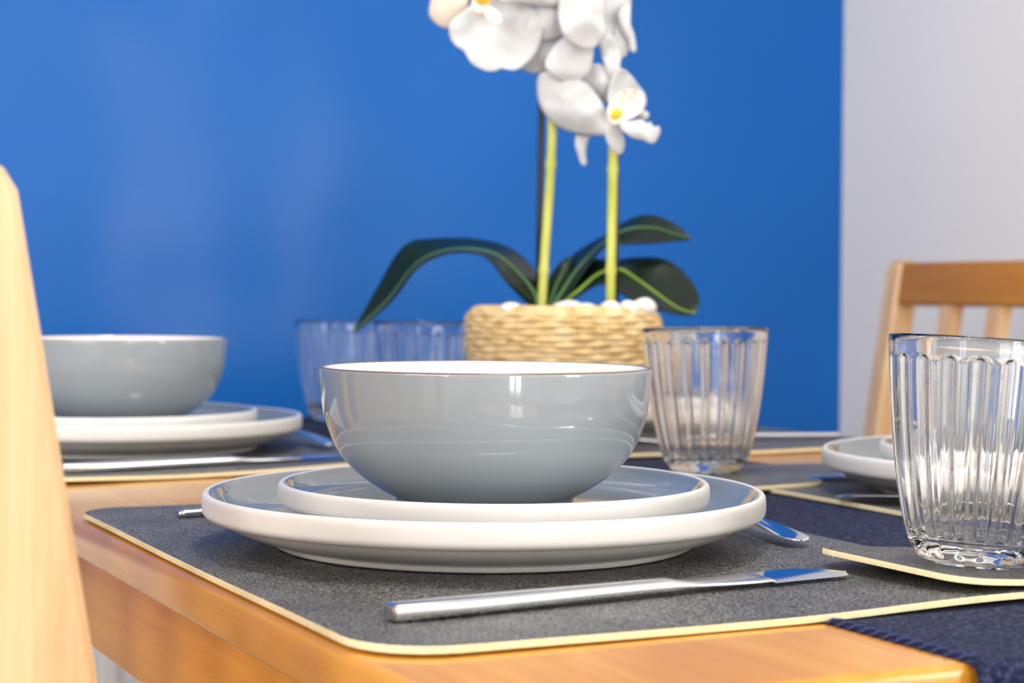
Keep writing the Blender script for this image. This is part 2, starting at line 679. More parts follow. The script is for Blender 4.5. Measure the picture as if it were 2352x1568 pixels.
def mat_near_h(x, y):
    return mat_left(x, y) + 0.4 * sstep(-x, 110, 153)


MATS = [
    (155, 297, 0, mat_near_h, 'charcoal leather-look placemat with cream edge under the big plate stack in front', 31),
    (142, 897, 4, lambda x, y: mat_left(x, y) + 1.3 * (0.5 + 0.5 * math.sin((x) / 34)) * sstep(-y, 160, 217),
     'charcoal placemat under the far left plate and bowl, its near edge wavy', 30),
    (564, 362, 0, lambda x, y: mat_left(-x, y) * 0.9, 'charcoal placemat behind the nearest tumbler at the right side of the table', 30),
    (549, 905, 2, lambda x, y: mat_left(-x, y) * 0.8 + 0.2, 'charcoal placemat farthest back on the right beneath the hidden plate', 30),
]
for (u_, v_, rot, hf, lab, rr) in MATS:
    bm = sheet(MW, MH, rr, MT, hf)
    o = obj('placemat', bm, [M['mat_top'], M['mat_edge']], None, T(u_, v_, 0), (0, 0, TH + R(rot)), angle=50)
    tag(o, lab, 'placemat', 'charcoal placemats laid around the table')

COAST = 104
cb = sheet(COAST, COAST, 16, 2.6, lambda x, y: 0.0, 4)
tiltM = Matrix.Rotation(TH, 4, 'Z') @ Matrix.Rotation(R(4.1), 4, 'Y')
c1 = obj('coaster', cb, [M['mat_top'], M['mat_edge']], None, angle=50)
HINGE = T(309, 134, 5.0)
c1.matrix_world = Matrix.Translation(HINGE) @ tiltM @ Matrix.Translation((-0.009, 0, 0))
tag(c1, 'charcoal coaster tilted up on the placemat edge beneath the nearest tumbler', 'coaster', 'charcoal coasters')
c2 = c1.copy()
COL.objects.link(c2)
tag(c2, 'charcoal coaster behind the big plate, under the tumbler beside the woven pot', 'coaster', 'charcoal coasters')
c2.matrix_world = Matrix.Translation(T(404, 502, 3.2)) @ Matrix.Rotation(TH, 4, 'Z') @ Matrix.Rotation(R(-1.0), 4, 'Y')
c3 = c1.copy()
COL.objects.link(c3)
tag(c3, 'charcoal coaster hidden behind the front bowl, under the tumbler left of the pot', 'coaster', 'charcoal coasters')
c3.matrix_world = Matrix.Translation(T(368, 885, 1.4)) @ Matrix.Rotation(TH, 4, 'Z')


# ------------------------------------------------------------------ crockery
def dinner_plate_mesh():
    prof, mi = [], []

    def seg(pts, m_):
        for p in pts:
            if prof:
                mi.append(m_)
            prof.append(p)
    seg([(0, 2.2), (60, 2.2), (90, 2.4), (92.5, 1.0), (94, 0.1), (97, 0.0), (98.5, 0.8), (99, 2.2)], 0)
    seg(smooth_profile([(99.6, 3.4), (103, 4.0), (111, 6.3), (118.5, 9.4), (123.4, 12.2), (124.8, 13.4)], 4), 0)
    seg([(125.2, 13.9), (126.2, 13.7)], 0)
    seg(smooth_profile([(127.6, 13.5), (130.2, 14.8), (131.6, 16.6), (131.9, 19.5), (131.8, 23.0), (131.2, 24.8), (130.0, 25.6), (128.7, 25.1)], 4), 0)
    seg(smooth_profile([(128.0, 24.2), (125.4, 20.0), (120.5, 14.2), (114.0, 10.4), (106, 8.7), (95, 8.1), (60, 7.8), (0.0, 7.8)], 5)[1:], 1)
    return lathe(prof, 128, mi)


def side_plate_mesh():
    prof, mi = [], []

    def seg(pts, m_):
        for p in pts:
            if prof:
                mi.append(m_)
            prof.append(p)
    seg([(0, 1.6), (50, 1.6), (68, 1.8), (70, 0.4), (72, 0.0), (74.5, 0.6), (75, 2.2)], 0)
    seg(smooth_profile([(76, 3.4), (84, 6.0), (92, 8.6), (96, 9.6), (99.4, 11.0), (101.2, 13.2), (101.6, 16.0), (101.5, 19.2), (100.9, 20.9), (99.8, 21.6), (98.5, 21.1)], 4), 0)
    seg(smooth_profile([(97.8, 20.2), (95.8, 17.4), (92.0, 14.4), (86, 12.6), (76, 12.0), (40, 11.8), (0.0, 11.8)], 5)[1:], 1)
    return lathe(prof, 112, mi)


def bowl_mesh():
    prof, mi = [], []

    def seg(pts, m_):
        for p in pts:
            if prof:
                mi.append(m_)
            prof.append(p)
    seg([(0, 1.8), (34, 1.8), (36.5, 0.3), (38.5, 0.0), (41.2, 0.2), (42.2, 1.0)], 0)
    seg(smooth_profile([(42.4, 2.2), (47.5, 4.8), (56.0, 10.2), (62.6, 15.6), (68.6, 22.6), (72.8, 30.6), (75.8, 39.6), (77.4, 48.6), (78.2, 56.6), (78.5, 61.2)], 6), 0)
    seg([(78.55, 62.0), (78.4, 62.6)], 0)
    seg([(78.1, 63.1), (77.5, 63.3), (76.9, 63.2)], 2)
    seg([(76.3, 62.9)], 2)
    seg(smooth_profile([(75.4, 61.6), (74.0, 50), (71.5, 38), (66, 26), (56, 15), (42, 8.4), (22, 6.2), (0.0, 5.8)], 5)[1:], 1)
    return lathe(prof, 128, mi)


plate0 = obj('dinner_plate', dinner_plate_mesh(), [M['white_stoneware'], M['grey_glaze_inside']])
side0 = obj('side_plate', side_plate_mesh(), [M['white_stoneware'], M['grey_glaze_inside']])
bowl0 = obj('bowl', bowl_mesh(), [M['grey_glaze'], M['cream_glaze'], M['rim_brown']])
SET = [
    (148.6, 306, 3.75, 'of the sharp front stack', 'front'),
    (124, 882, 3.9, 'of the blurred left stack', 'left'),
    (549, 366, 3.9, 'of the stack behind the nearest tumbler', 'right'),
    (561, 925, 3.9, 'of the farthest stack, behind the woven pot', 'far'),
]
for k, (u_, v_, z_, where, tagw) in enumerate(SET):
    for (proto, dz, nm, desc) in ((plate0, 0, 'dinner plate', 'large white-rimmed grey plate, lowest '),
                                  (side0, 7.9, 'side plate', 'smaller white-rimmed grey plate, middle '),
                                  (bowl0, 19.8, 'bowl', 'grey-blue bowl with cream inside, topmost ')):
        o = proto if k == 0 else proto.copy()
        if k:
            COL.objects.link(o)
        off = {'dinner plate': (0, 0), 'side plate': (4.5, -1.0), 'bowl': (0.5, 0.5)}[nm]
        if k == 1:
            off = {'dinner plate': (0, 0), 'side plate': (-3, 2), 'bowl': (-3, 0)}[nm]
        o.location = T(u_ + off[0], v_ + off[1], z_ + dz)
        o.rotation_euler = (0, 0, 0.4 * k)
        tag(o, desc + where, nm.split()[-1], {'dinner plate': 'stoneware dinner plates', 'side plate': 'stoneware side plates', 'bowl': 'grey-blue bowls'}[nm])


# ------------------------------------------------------------------ tumblers
def tumbler_mesh():
    NF, PER = 20, 20
    n = NF * PER
    outer = smooth_profile([(19.5, 0.0), (22.6, 1.6), (25.2, 4.8), (27.6, 9.0), (30.0, 16.0), (32.4, 26.0), (34.4, 36.0), (36.2, 47.0), (37.9, 60.0),
                            (39.3, 73.0), (40.4, 85.0), (41.0, 93.0), (41.1, 95.2)], 6)
    bm = bmesh.new()
    rings = []
    base = [(0, 0.9), (10, 0.9), (15.5, 0.7), (17.6, 0.0)]

    def ring(r, z, flute=True):
        if r == 0:
            return [bm.verts.new((0, 0, z / 1000))]
        vs = []
        for i in range(n):
            a = 2 * PI * i / n
            x = ((i % PER) / PER) * 2 - 1          # -1..1 across one flute
            rr = r
            if flute:
                ztop = 88.5 - 5.5 * (1 - math.sqrt(max(0, 1 - x * x)))
                up = sstep(ztop - z, 0.0, 1.5)
                lo = sstep(z, 3.5, 8.0)
                cc = math.sqrt(max(0.0, 1 - (abs(x)) ** 2.2))
                rr = r - 0.12 * cc * up * sstep(z, 10.0, 16.0) - 0.45 * abs(x) ** 3 * sstep(z, 2.0, 6) * (1 - sstep(z, 9, 15))
            vs.append(bm.verts.new((rr / 1000 * math.cos(a), rr / 1000 * math.sin(a), z / 1000)))
        return vs
    for (r, z) in base:
        rings.append(ring(r, z, False))
    zs = outer
    dense = []
    for (r, z) in zs:
        dense.append((r, z))
    # more rows where the flute tops are
    rows = sorted(set([p[1] for p in dense] + [80 + 0.7 * i for i in range(14)]))

    def rad(z):
        for a, b in zip(dense[:-1], dense[1:]):
            if a[1] <= z <= b[1]:
                t = 0 if b[1] == a[1] else (z - a[1]) / (b[1] - a[1])
                return a[0] + (b[0] - a[0]) * t
        return dense[-1][0]
    for z in rows:
        rings.append(ring(rad(z), z))
    for (r, z) in ((40.9, 95.8), (40.4, 96.1), (39.7, 96.0), (39.2, 95.4)):
        rings.append(ring(r, z, False))
    inner = smooth_profile([(38.9, 93.0), (38.2, 85.0), (37.0, 73.0), (35.5, 60.0), (33.7, 47.0), (31.6, 34.0), (29.4, 23.0), (27.2, 15.5), (23.5, 11.2), (17.0, 9.4), (8.0, 8.9)], 5)
    def iring(r, z):
        vs = []
        for i in range(n):
            a = 2 * PI * i / n
            x = ((i % PER) / PER) * 2 - 1
            xm = x * PI * r / NF / 2.1            # half width of a rib about 2.1 mm
            body = math.sqrt(max(0.0, 1 - xm * xm))
            ztop = 88.0 - 2.3 * (1 - body)
            k = 1.25 * body * sstep(ztop - z, 0.0, 1.4) * sstep(z, 11.0, 14.0)
            vs.append(bm.verts.new(((r - k) / 1000 * math.cos(a), (r - k) / 1000 * math.sin(a), z / 1000)))
        return vs
    irad = lambda zz: next((b[0] + (a[0] - b[0]) * (zz - b[1]) / max(1e-6, a[1] - b[1]) for a, b in zip(inner[:-1], inner[1:]) if b[1] <= zz <= a[1]), inner[0][0])
    zrows = sorted(set([round(p[1], 3) for p in inner if p[1] > 9.2] + [84 + 0.45 * i for i in range(10)] + [11 + 0.6 * i for i in range(6)]), reverse=True)
    for z in zrows:
        rings.append(iring(irad(z), z))
    for (r, z) in inner:
        if z <= 9.2 and r > 0:
            rings.append(ring(r, z, False))
    rings.append(ring(0, 8.8, False))
    for k in range(len(rings) - 1):
        a, b = rings[k], rings[k + 1]
        for i in range(n):
            j = (i + 1) % n
            if len(a) == 1:
                bm.faces.new((a[0], b[j], b[i]))
            elif len(b) == 1:
                bm.faces.new((a[i], a[j], b[0]))
            else:
                bm.faces.new((a[i], a[j], b[j], b[i]))
    for v in bm.verts:
        v.co.z *= 0.98
    return bm


g0 = obj('tumbler', tumbler_mesh(), M['glass'])
tag(g0, 'clear fluted glass tumbler nearest the camera on a tilted coaster at the right', 'glass', 'clear fluted tumblers')
g0.matrix_world = Matrix.Translation(HINGE) @ tiltM @ Matrix.Translation((-0.018, -0.006, 0.00275))
GL = [
    (T(421, 541, 5.9), 3, (0.3, -0.9), 'clear fluted tumbler between the front bowl and the blue wall, right of the woven pot'),
    (T(368, 885, 4.3), 11, (2.0, 0.5), 'clear fluted tumbler touching the left side of the woven pot, behind the front bowl'),
    (T(390, 1133, 1.6), 7, (0, 0), 'clear fluted tumbler crossed by the drooping leaf tip, blurriest and farthest left'),
]
for (loc, rz, (tx, ty), lab) in GL:
    o = g0.copy()
    COL.objects.link(o)
    o.matrix_world = Matrix.Translation(loc) @ Matrix.Rotation(R(ty), 4, 'Y') @ Matrix.Rotation(R(rz), 4, 'Z')
    tag(o, lab, 'glass', 'clear fluted tumblers')


# ------------------------------------------------------------------ cutlery
def lofted(bm, stations, n=16, power=2.6, caps=True):
    """stations: (x, centre_y, centre_z, half_width, half_thickness) mm, superellipse section"""
    rings = []
    for (x, cy, cz, hw, ht) in stations:
        ring = []
        for k in range(n):
            a = 2 * PI * k / n
            c, s = math.cos(a), math.sin(a)
            ring.append(bm.verts.new((x / 1000, (cy + hw * math.copysign(abs(c) ** (2 / power), c)) / 1000,
                                      (cz + ht * math.copysign(abs(s) ** (2 / power), s)) / 1000)))
        rings.append(ring)
    for i in range(len(rings) - 1):
        for k in range(n):
            j = (k + 1) % n
            bm.faces.new((rings[i][k], rings[i][j], rings[i + 1][j], rings[i + 1][k]))
    if caps:
        bm.faces.new(rings[0][::-1])
        bm.faces.new(rings[-1])
    return rings


def make_knife():
    root = empty('table_knife', (0, 0, 0))
    bm = bmesh.new()
    st = [(0, 0, 3.6, 4.2, 2.6), (0.6, 0, 3.6, 5.0, 3.2), (2, 0, 3.6, 5.3, 3.5), (40, 0, 3.7, 5.1, 3.4), (85, 0, 3.8, 4.6, 3.0), (112, 0, 3.8, 4.4, 2.8),
          (122, 0.2, 3.7, 4.9, 2.8), (128, 0.4, 3.4, 4.8, 2.0), (136, 0.9, 3.0, 5.0, 1.3), (150, 1.4, 2.8, 7.4, 1.05), (165, 1.8, 2.8, 9.3, 1.0), (171, 1.8, 2.8, 9.9, 1.0), (171.6, 1.8, 2.8, 9.7, 0.7)]
    lofted(bm, st, 20, 3.2)
    obj('handle', bm, M['steel_satin'], root, angle=40)
    # blade: flat, back edge straight (+y), serrated edge (-y)
    bm = bmesh.new()
    topv, botv, rim = [], [], []
    L0, L1 = 171.0, 213.0
    back, front = [], []
    N = 120
    for i in range(N + 1):
        x = L0 + (L1 - L0) * i / N
        t = i / N
        yb = 11.6 - 15.0 * max(0, (t - 0.40) / 0.60) ** 2.6
        yf = -8.0 + 3.2 * max(0, (t - 0.84) / 0.16) ** 2.2 - 0.8 * abs(math.sin(i / N * PI * 15))
        back.append((x, yb))
        front.append((x, yf, -7.4 + 3.2 * max(0, (t - 0.84) / 0.16) ** 2.2))
    rows = []
    for i in range(N + 1):
        (x, yb), (_, yf, ys) = back[i], front[i]
        row = []
        e = min(2.4, (yb - ys) * 0.3)
        for (y, z) in ((yf, 2.2), (ys + e, 2.8), ((ys + yb) / 2, 3.0), (yb, 3.05), (yb, 2.3), ((ys + yb) / 2, 2.3), (ys + e, 2.1)):
            row.append(bm.verts.new((x / 1000, y / 1000, z / 1000)))
        rows.append(row)
    for i in range(N):
        for k in range(7):
            j = (k + 1) % 7
            bm.faces.new((rows[i][k], rows[i][j], rows[i + 1][j], rows[i + 1][k]))
    bm.faces.new(rows[0])
    bm.faces.new(rows[-1])
    bl = obj('blade', bm, M['steel'], root, angle=12)
    bl['label'] = 'mirror-polished serrated blade'
    return root


def make_spoon():
    root = empty('dessert_spoon', (0, 0, 0))
    bm = bmesh.new()
    st = [(0, 0, 2.2, 1.5, 0.4), (0.8, 0, 2.3, 3.4, 0.6), (2.5, 0, 2.6, 5.2, 0.75), (6, 0, 3.0, 6.9, 0.9), (14, 0, 3.6, 7.4, 1.0), (30, 0, 4.6, 6.4, 1.1), (55, 0, 6.0, 4.6, 1.3),
          (90, 0, 7.0, 3.0, 1.6), (115, 0, 6.2, 2.6, 1.7), (128, 0, 4.6, 3.0, 1.5)]
    lofted(bm, st, 16, 2.2)
    obj('handle', bm, M['steel'], root, angle=60)
    bm = bmesh.new()
    rows = []
    for i in range(17):
        t = i / 16
        x = 126 + 52 * t
        hw = max(0.3, 15.5 * math.sqrt(max(0, math.sin(PI * min(1, 0.06 + 0.94 * t)))) * (1 - 0.12 * t))
        row = []
        for k in range(13):
            s = k / 12 * 2 - 1
            dep = 6.0 * (1 - s * s) * math.sin(PI * t) ** 0.6 if 0 < t < 1 else 0
            row.append(bm.verts.new((x / 1000, hw * s / 1000, (7.2 - dep) / 1000)))
        rows.append(row)
    for i in range(16):
        for k in range(12):
            bm.faces.new((rows[i][k], rows[i][k + 1], rows[i + 1][k + 1], rows[i + 1][k]))
    o = obj('spoon_bowl', bm, M['steel'], root)
    md = o.modifiers.new('thick', 'SOLIDIFY')
    md.thickness = 0.0012
    md.offset = 0
    return root


def make_fork():
    root = empty('table_fork', (0, 0, 0))
    bm = bmesh.new()
    st = [(0, 0, 2.4, 2.6, 1.3), (0.8, 0, 2.4, 3.4, 1.8), (3, 0, 2.5, 3.8, 2.0), (60, 0, 3.6, 3.4, 2.0), (105, 0, 5.0, 3.0, 1.9), (130, 0, 5.0, 3.2, 1.6), (142, 0, 3.2, 8.0, 1.1), (154, 0, 2.2, 11.6, 0.9), (160, 0, 2.0, 12.0, 0.9)]
    lofted(bm, st, 16, 2.8)
    obj('handle', bm, M['steel'], root, angle=40)
    for k in range(4):
        y = -9.9 + 6.6 * k
        bm = bmesh.new()
        lofted(bm, [(158, y, 2.0, 2.0, 0.9), (175, y, 2.2, 1.8, 0.9), (190, y, 4.2, 1.5, 0.8), (200, y, 7.0, 0.8, 0.5)], 8, 2.4)
        obj('tine', bm, M['steel'], root)
    return root


def lay(root, p0, p1, lab, cat, grp, z=3.4, roll=0.0):
    a, b = T(p0[0], p0[1], z), T(p1[0], p1[1], z)
    d = b - a
    root.location = a
    root.rotation_euler = (roll, 0, math.atan2(d.y, d.x))
    tag(root, lab, cat, grp)


kn = make_knife()
G = 'steel table knives'
lay(kn, (28, 131), (238, 151), 'steel table knife with serrated tip lying in front of the big plate', 'knife', G, 3.4, R(1.6))
k2 = copy_tree(kn)
lay(k2, (36, 706), (240, 738), 'steel table knife lying before the blurred plates at the left', 'knife', G, 3.5)
k3 = copy_tree(kn)
lay(k3, (650, 492), (440, 482), 'steel table knife with blue-reflecting blade beyond the nearest tumbler at the right', 'knife', G, 3.4)
fk = make_fork()
G = 'steel table forks'
lay(fk, (43, 456), (243, 462), 'steel table fork, only its handle end showing left of the big plate', 'fork', G, 3.3)
f2 = copy_tree(fk)
lay(f2, (690, 760), (500, 772), 'steel table fork on the farthest right placemat near the white wall', 'fork', G, 4.0)
sp = make_spoon()
G = 'steel dessert spoons'
lay(sp, (275, 228), (290, 310), 'steel dessert spoon, its flat handle poking out right of the big plate', 'spoon', G, 5.0)
s2 = copy_tree(sp)
lay(s2, (262, 812), (262, 900), 'steel dessert spoon between the blurred left plates and the front bowl', 'spoon', G, 5.6)
s3 = copy_tree(sp)
lay(s3, (408, 381), (458, 294), 'steel dessert spoon on the placemat just left of the nearest tumbler', 'spoon', G, 4.4)


# ------------------------------------------------------------------ chairs
def make_chair(label):
    """local: x forward (towards the table), y lateral, origin on the floor at the centre of the chair back's foot"""
    root = empty('dining_chair', (0, 0, 0), (0, 0, 0), label, 'chair', 'wooden slat-back dining chairs')
    W = 0.410
    SL = 0.160

    def front_x(z):        # front face of the back posts (x), 0 at the top
        return (0.91 - z) * SL if z > 0.44 else (0.91 - 0.44) * SL - 0.0 + (z - 0.44) * 0.06

    def depth(z):
        return 0.0295 + 0.012 * sstep(0.91 - z, 0.0, 0.47)
    for s in (-1, 1):
        bm = bmesh.new()
        rings = []
        zs = [0, 0.2, 0.4, 0.44, 0.5, 0.6, 0.7, 0.8, 0.88, 0.900, 0.907, 0.91]
        for z in zs:
            f = front_x(z)
            d = depth(z)
            ins = 0.0
            if z > 0.901:
                ins = 0.0025 if z < 0.909 else 0.006
            y0 = s * (W / 2)
            y1 = s * (W / 2 - 0.024)
            ya, yb = min(y0, y1) + ins, max(y0, y1) - ins
            bv = 0.003
            xa, xb = f - d + ins, f - ins
            ring = [(xa + bv, ya), (xb - bv, ya), (xb, ya + bv), (xb, yb - bv), (xb - bv, yb), (xa + bv, yb), (xa, yb - bv), (xa, ya + bv)]
            rings.append([bm.verts.new((x, y, z)) for (x, y) in ring])
        for i in range(len(rings) - 1):
            for k in range(8):
                j = (k + 1) % 8
                bm.faces.new((rings[i][k], rings[i][j], rings[i + 1][j], rings[i + 1][k]))
        bm.faces.new(rings[0][::-1])
        bm.faces.new(rings[-1])
        obj('back_post', bm, M['chair_wood'], root, angle=35)
    zt0, zt1 = 0.862, 0.906
    for (a, b_, nm) in ((zt0, zt1, 'top_rail'), (0.52, 0.555, 'lower_rail')):
        bm = bmesh.new()
        zc = (a + b_) / 2
        mt = Matrix.Translation((front_x(zc) - 0.014, 0, zc)) @ Matrix.Rotation(-math.atan(SL), 4, 'Y')
        add_box(bm, -0.010, 0.011, -W / 2 + 0.023, W / 2 - 0.023, -(b_ - a) / 2, (b_ - a) / 2, 0.003, 3, mt)
        obj(nm, bm, M['chair_rail_shaded'], root, angle=35)
    for i in range(4):
        y = (i - 1.5) * 0.071
        bm = bmesh.new()
        z0, z1 = 0.550, 0.866
        ring = []
        for z in (z0, z1):
            f = front_x(z) - 0.006
            ring.append([bm.verts.new(p) for p in ((f - 0.016, y - 0.011, z), (f, y - 0.011, z), (f, y + 0.011, z), (f - 0.016, y + 0.011, z))])
        for k in range(4):
            j = (k + 1) % 4
            bm.faces.new((ring[0][k], ring[0][j], ring[1][j], ring[1][k]))
        bm.faces.new(ring[0][::-1])
        bm.faces.new(ring[1])
        bmesh.ops.bevel(bm, geom=bm.edges[:], offset=0.002, segments=2, affect='EDGES')
        obj('slat', bm, M['chair_wood'], root, angle=35)
    xs = front_x(0.44)
    bm = bmesh.new()
    add_box(bm, xs - 0.005, xs + 0.40, -W / 2 + 0.002, W / 2 - 0.002, 0.438, 0.460, 0.006, 3)
    obj('seat', bm, M['chair_wood'], root, angle=40)
    for s in (-1, 1):
        bm = bmesh.new()
        y = s * (W / 2 - 0.022)
        add_box(bm, xs + 0.355, xs + 0.392, y - 0.018, y + 0.018, 0, 0.438, 0.003)
        obj('leg', bm, M['chair_wood'], root, angle=40)
        bm = bmesh.new()
        add_box(bm, xs - 0.01, xs + 0.36, y - 0.009, y + 0.009, 0.375, 0.437, 0.002)
        obj('seat_rail', bm, M['chair_wood'], root, angle=40)
    return root


ch = make_chair('pale wooden slat-back chair cut off by the left edge of the photo')
ch.location = T(-110.5, 95 + 205, -748.5)
ch.rotation_euler = (0, 0, TH)
ch2 = copy_tree(ch)
ch2['label'] = 'orange-brown slat-back chair standing before the white wall at the right'
ch2.location = T(985, 1079 - 205, -750)
ch2.rotation_euler = (0, 0, TH + PI)


# ------------------------------------------------------------------ woven pot and orchid
POT = T(424, 748, 1.4)
orc = empty('potted_orchid', POT, (0, 0, 0), 'artificial white orchid with dark leaves in a round woven seagrass pot', 'plant')


def pot_mesh():
    prof = smooth_profile([(50, 0), (53, 6), (58, 20), (65.5, 42), (71, 60), (74, 80), (75, 93), (74.4, 101), (72.0, 107), (68.5, 110.5), (64.5, 111.8)], 6)
    # arc-length resample
    L = [0]
    for a, b in zip(prof[:-1], prof[1:]):
        L.append(L[-1] + math.hypot(b[0] - a[0], b[1] - a[1]))
    rows = 27
    PERR, PERC, NC = 6, 9, 36
    bm = bmesh.new()
    n = NC * PERC
    rings = []
    tot = rows * PERR
    k = 0
    for i in range(tot + 1):
        s = L[-1] * i / tot
        while k < len(L) - 2 and L[k + 1] < s:
            k += 1
        t = (s - L[k]) / (L[k + 1] - L[k])
        r = prof[k][0] + (prof[k + 1][0] - prof[k][0]) * t
        z = prof[k][1] + (prof[k + 1][1] - prof[k][1]) * t
        row = i // PERR
        fr = (i % PERR) / PERR
        arch = math.sin(PI * fr)
        ring = []
        for j in range(n):
            a = 2 * PI * j / n
            ph = a * NC / 2 + PI * row
            wv = 0.5 + 0.5 * math.cos(ph)
            wob = noise.noise(Vector((math.cos(a) * 4, math.sin(a) * 4, z / 9))) * 1.1
            amp = 2.0 if z < 106 else 1.0
            rr = r - 1.4 + amp * (arch ** 0.6) * (0.35 + 0.85 * wv) + wob * 0.5
            ring.append(bm.verts.new((rr / 1000 * math.cos(a), rr / 1000 * math.sin(a), (z + 0.9 * math.sin(a * 5 + row) * (1 if 4 < z < 104 else 0)) / 1000)))
        rings.append(ring)
    for (r, z) in ((62, 111.5), (60.5, 109), (60, 103)):
        rings.append([bm.verts.new((r / 1000 * math.cos(2 * PI * j / n), r / 1000 * math.sin(2 * PI * j / n), z / 1000)) for j in range(n)])
    for a, b in zip(rings[:-1], rings[1:]):
        for j in range(n):
            q = (j + 1) % n
            bm.faces.new((a[j], a[q], b[q], b[j]))
    bm.faces.new(rings[0][::-1])
    return bm


obj('pot', pot_mesh(), M['weave'], orc)
bm = lathe([(0, 103.5), (30, 104), (61, 104.2), (61, 100), (0, 100)], 48)
so = obj('soil', bm, M['soil'], orc)

YO = POT.y * 1000       # depth of the pot's axis in front of the camera, mm


def OP(x, y, dy=0.0):
    return at_depth(x, y, YO + dy) - POT


def otube(name, pts, rad, mat, n=12, parent=orc):
    bm = bmesh.new()
    sp_ = smooth_profile([tuple(OP(*p)) + (r,) for p, r in zip(pts, rad)], 6)
    tube(bm, [q[:3] for q in sp_], [q[3] for q in sp_], n)
    return obj(name, bm, mat, parent)


def stem(name, pts, r0=0.0036):
    bm = bmesh.new()
    sp_ = smooth_profile([tuple(OP(*p)) for p in pts], 8)
    rad = []
    for i in range(len(sp_)):
        rad.append(r0 * (1 + (0.22 if i % 17 in (8,) else 0.0)))
    tube(bm, sp_, rad, 14)
    return obj(name, bm, M['stem'], orc)


stem('stem', [(1244, 712, 0), (1249, 620, 0), (1257, 500, 0), (1264, 390, 0), (1268, 280, -2), (1262, 170, -4), (1235, 60, -2), (1180, -60, 0), (1090, -150, 0)])
stem('stem', [(1402, 712, -26), (1403, 620, -26), (1405, 500, -22), (1407, 400, -12), (1408, 310, 0), (1404, 200, 12), (1385, 80, 20), (1340, -70, 24), (1260, -170, 24)])
for pts in ([(1238, 712, 14), (1239, 500, 14), (1243, 250, 14), (1246, 40, 14)], [(1414, 712, -18), (1415, 500, -14), (1416, 320, 10), (1412, 100, 22)]):
    bm = bmesh.new()
    tube(bm, [OP(*p) for p in pts], 0.0024, 10)
    o = obj('support_stick', bm, M['stick'], orc)


def leaf(rails, rib, thick=0.0016, cols=6):
    """rails: three lists of (px, py, dy): upper edge, midrib, lower edge"""
    sm = [smooth_profile([tuple(OP(*p)) for p in r_], 6) for r_ in rails]
    n = min(len(s) for s in sm)
    bm = bmesh.new()
    rows = []
    for i in range(n):
        a, m_, b_ = (Vector(s[i]) for s in sm)
        row = []
        for k in range(cols + 1):
            t = k / cols
            row.append(bm.verts.new(a.lerp(m_, t)))
        for k in range(1, cols + 1):
            t = k / cols
            row.append(bm.verts.new(m_.lerp(b_, t)))
        rows.append(row)
    for i in range(n - 1):
        for k in range(2 * cols):
            f = bm.faces.new((rows[i][k], rows[i][k + 1], rows[i + 1][k + 1], rows[i + 1][k]))
    o = obj('leaf', bm, M['leaf'], orc)
    md = o.modifiers.new('thick', 'SOLIDIFY')
    md.thickness = thick
    md.offset = 0
    # midrib: thin raised vein
    bm = bmesh.new()
    pts_ = [Vector(p) + Vector((0, -0.0012, 0.0003)) for p in sm[1]]
    rr = [0.0015 * (1 - 0.75 * i / (len(pts_) - 1)) + 0.0002 for i in range(len(pts_))]
    tube(bm, pts_, rr, 8)
    o2 = obj('midrib', bm, rib, o)
    o2['label'] = 'lighter green midrib'
    return o


leaf([[(1240, 690, 4), (1236, 640, 22), (1190, 583, 30), (1110, 552, 30), (1000, 549, 26), (928, 566, 20), (868, 660, 12), (811, 762, 0)],
      [(1232, 700, 0), (1228, 676, 0), (1188, 625, 0), (1130, 582, 0), (1040, 574, 0), (960, 604, 0), (890, 690, 0), (811, 763, 0)],
      [(1222, 704, -4), (1210, 694, -8), (1165, 648, -22), (1116, 590, -22), (1040, 580, -18), (962, 612, -14), (896, 694, -6), (812, 764, 0)]], M['leaf_rib'])
leaf([[(1268, 690, 4), (1262, 650, 20), (1322, 583, 34), (1392, 540, 40), (1440, 508, 42), (1490, 495, 40), (1545, 512, 34), (1588, 546, 26)],
      [(1272, 700, 0), (1292, 670, 4), (1330, 615, 12), (1385, 560, 20), (1440, 528, 24), (1500, 524, 26), (1550, 538, 26), (1588, 548, 26)],
      [(1278, 702, -4), (1300, 684, -2), (1342, 622, 2), (1392, 564, 6), (1440, 560, 8), (1500, 558, 12), (1550, 553, 18), (1588, 550, 26)]], M['leaf_rib'])
leaf([[(1280, 700, 4), (1306, 640, 18), (1350, 598, 24), (1410, 598, 28), (1470, 592, 28), (1530, 598, 24), (1580, 636, 18), (1606, 684, 10), (1598, 718, 0)],
      [(1284, 702, 0), (1330, 668, 4), (1376, 630, 6), (1420, 618, 6), (1462, 642, 4), (1504, 672, 2), (1546, 702, 0), (1576, 716, 0), (1597, 719, 0)],
      [(1290, 704, -4), (1336, 674, -4), (1380, 652, -10), (1420, 668, -14), (1460, 692, -16), (1506, 708, -16), (1546, 719, -12), (1578, 723, -6), (1596, 720, 0)]], M['leaf_rib_bright'])
leaf([[(1246, 702, 8), (1262, 640, 16), (1290, 600, 22), (1310, 590, 26)],
      [(1262, 704, 4), (1276, 660, 10), (1298, 616, 18), (1311, 591, 26)],
      [(1276, 705, 2), (1290, 672, 6), (1306, 628, 14), (1312, 592, 26)]], M['leaf_rib'])


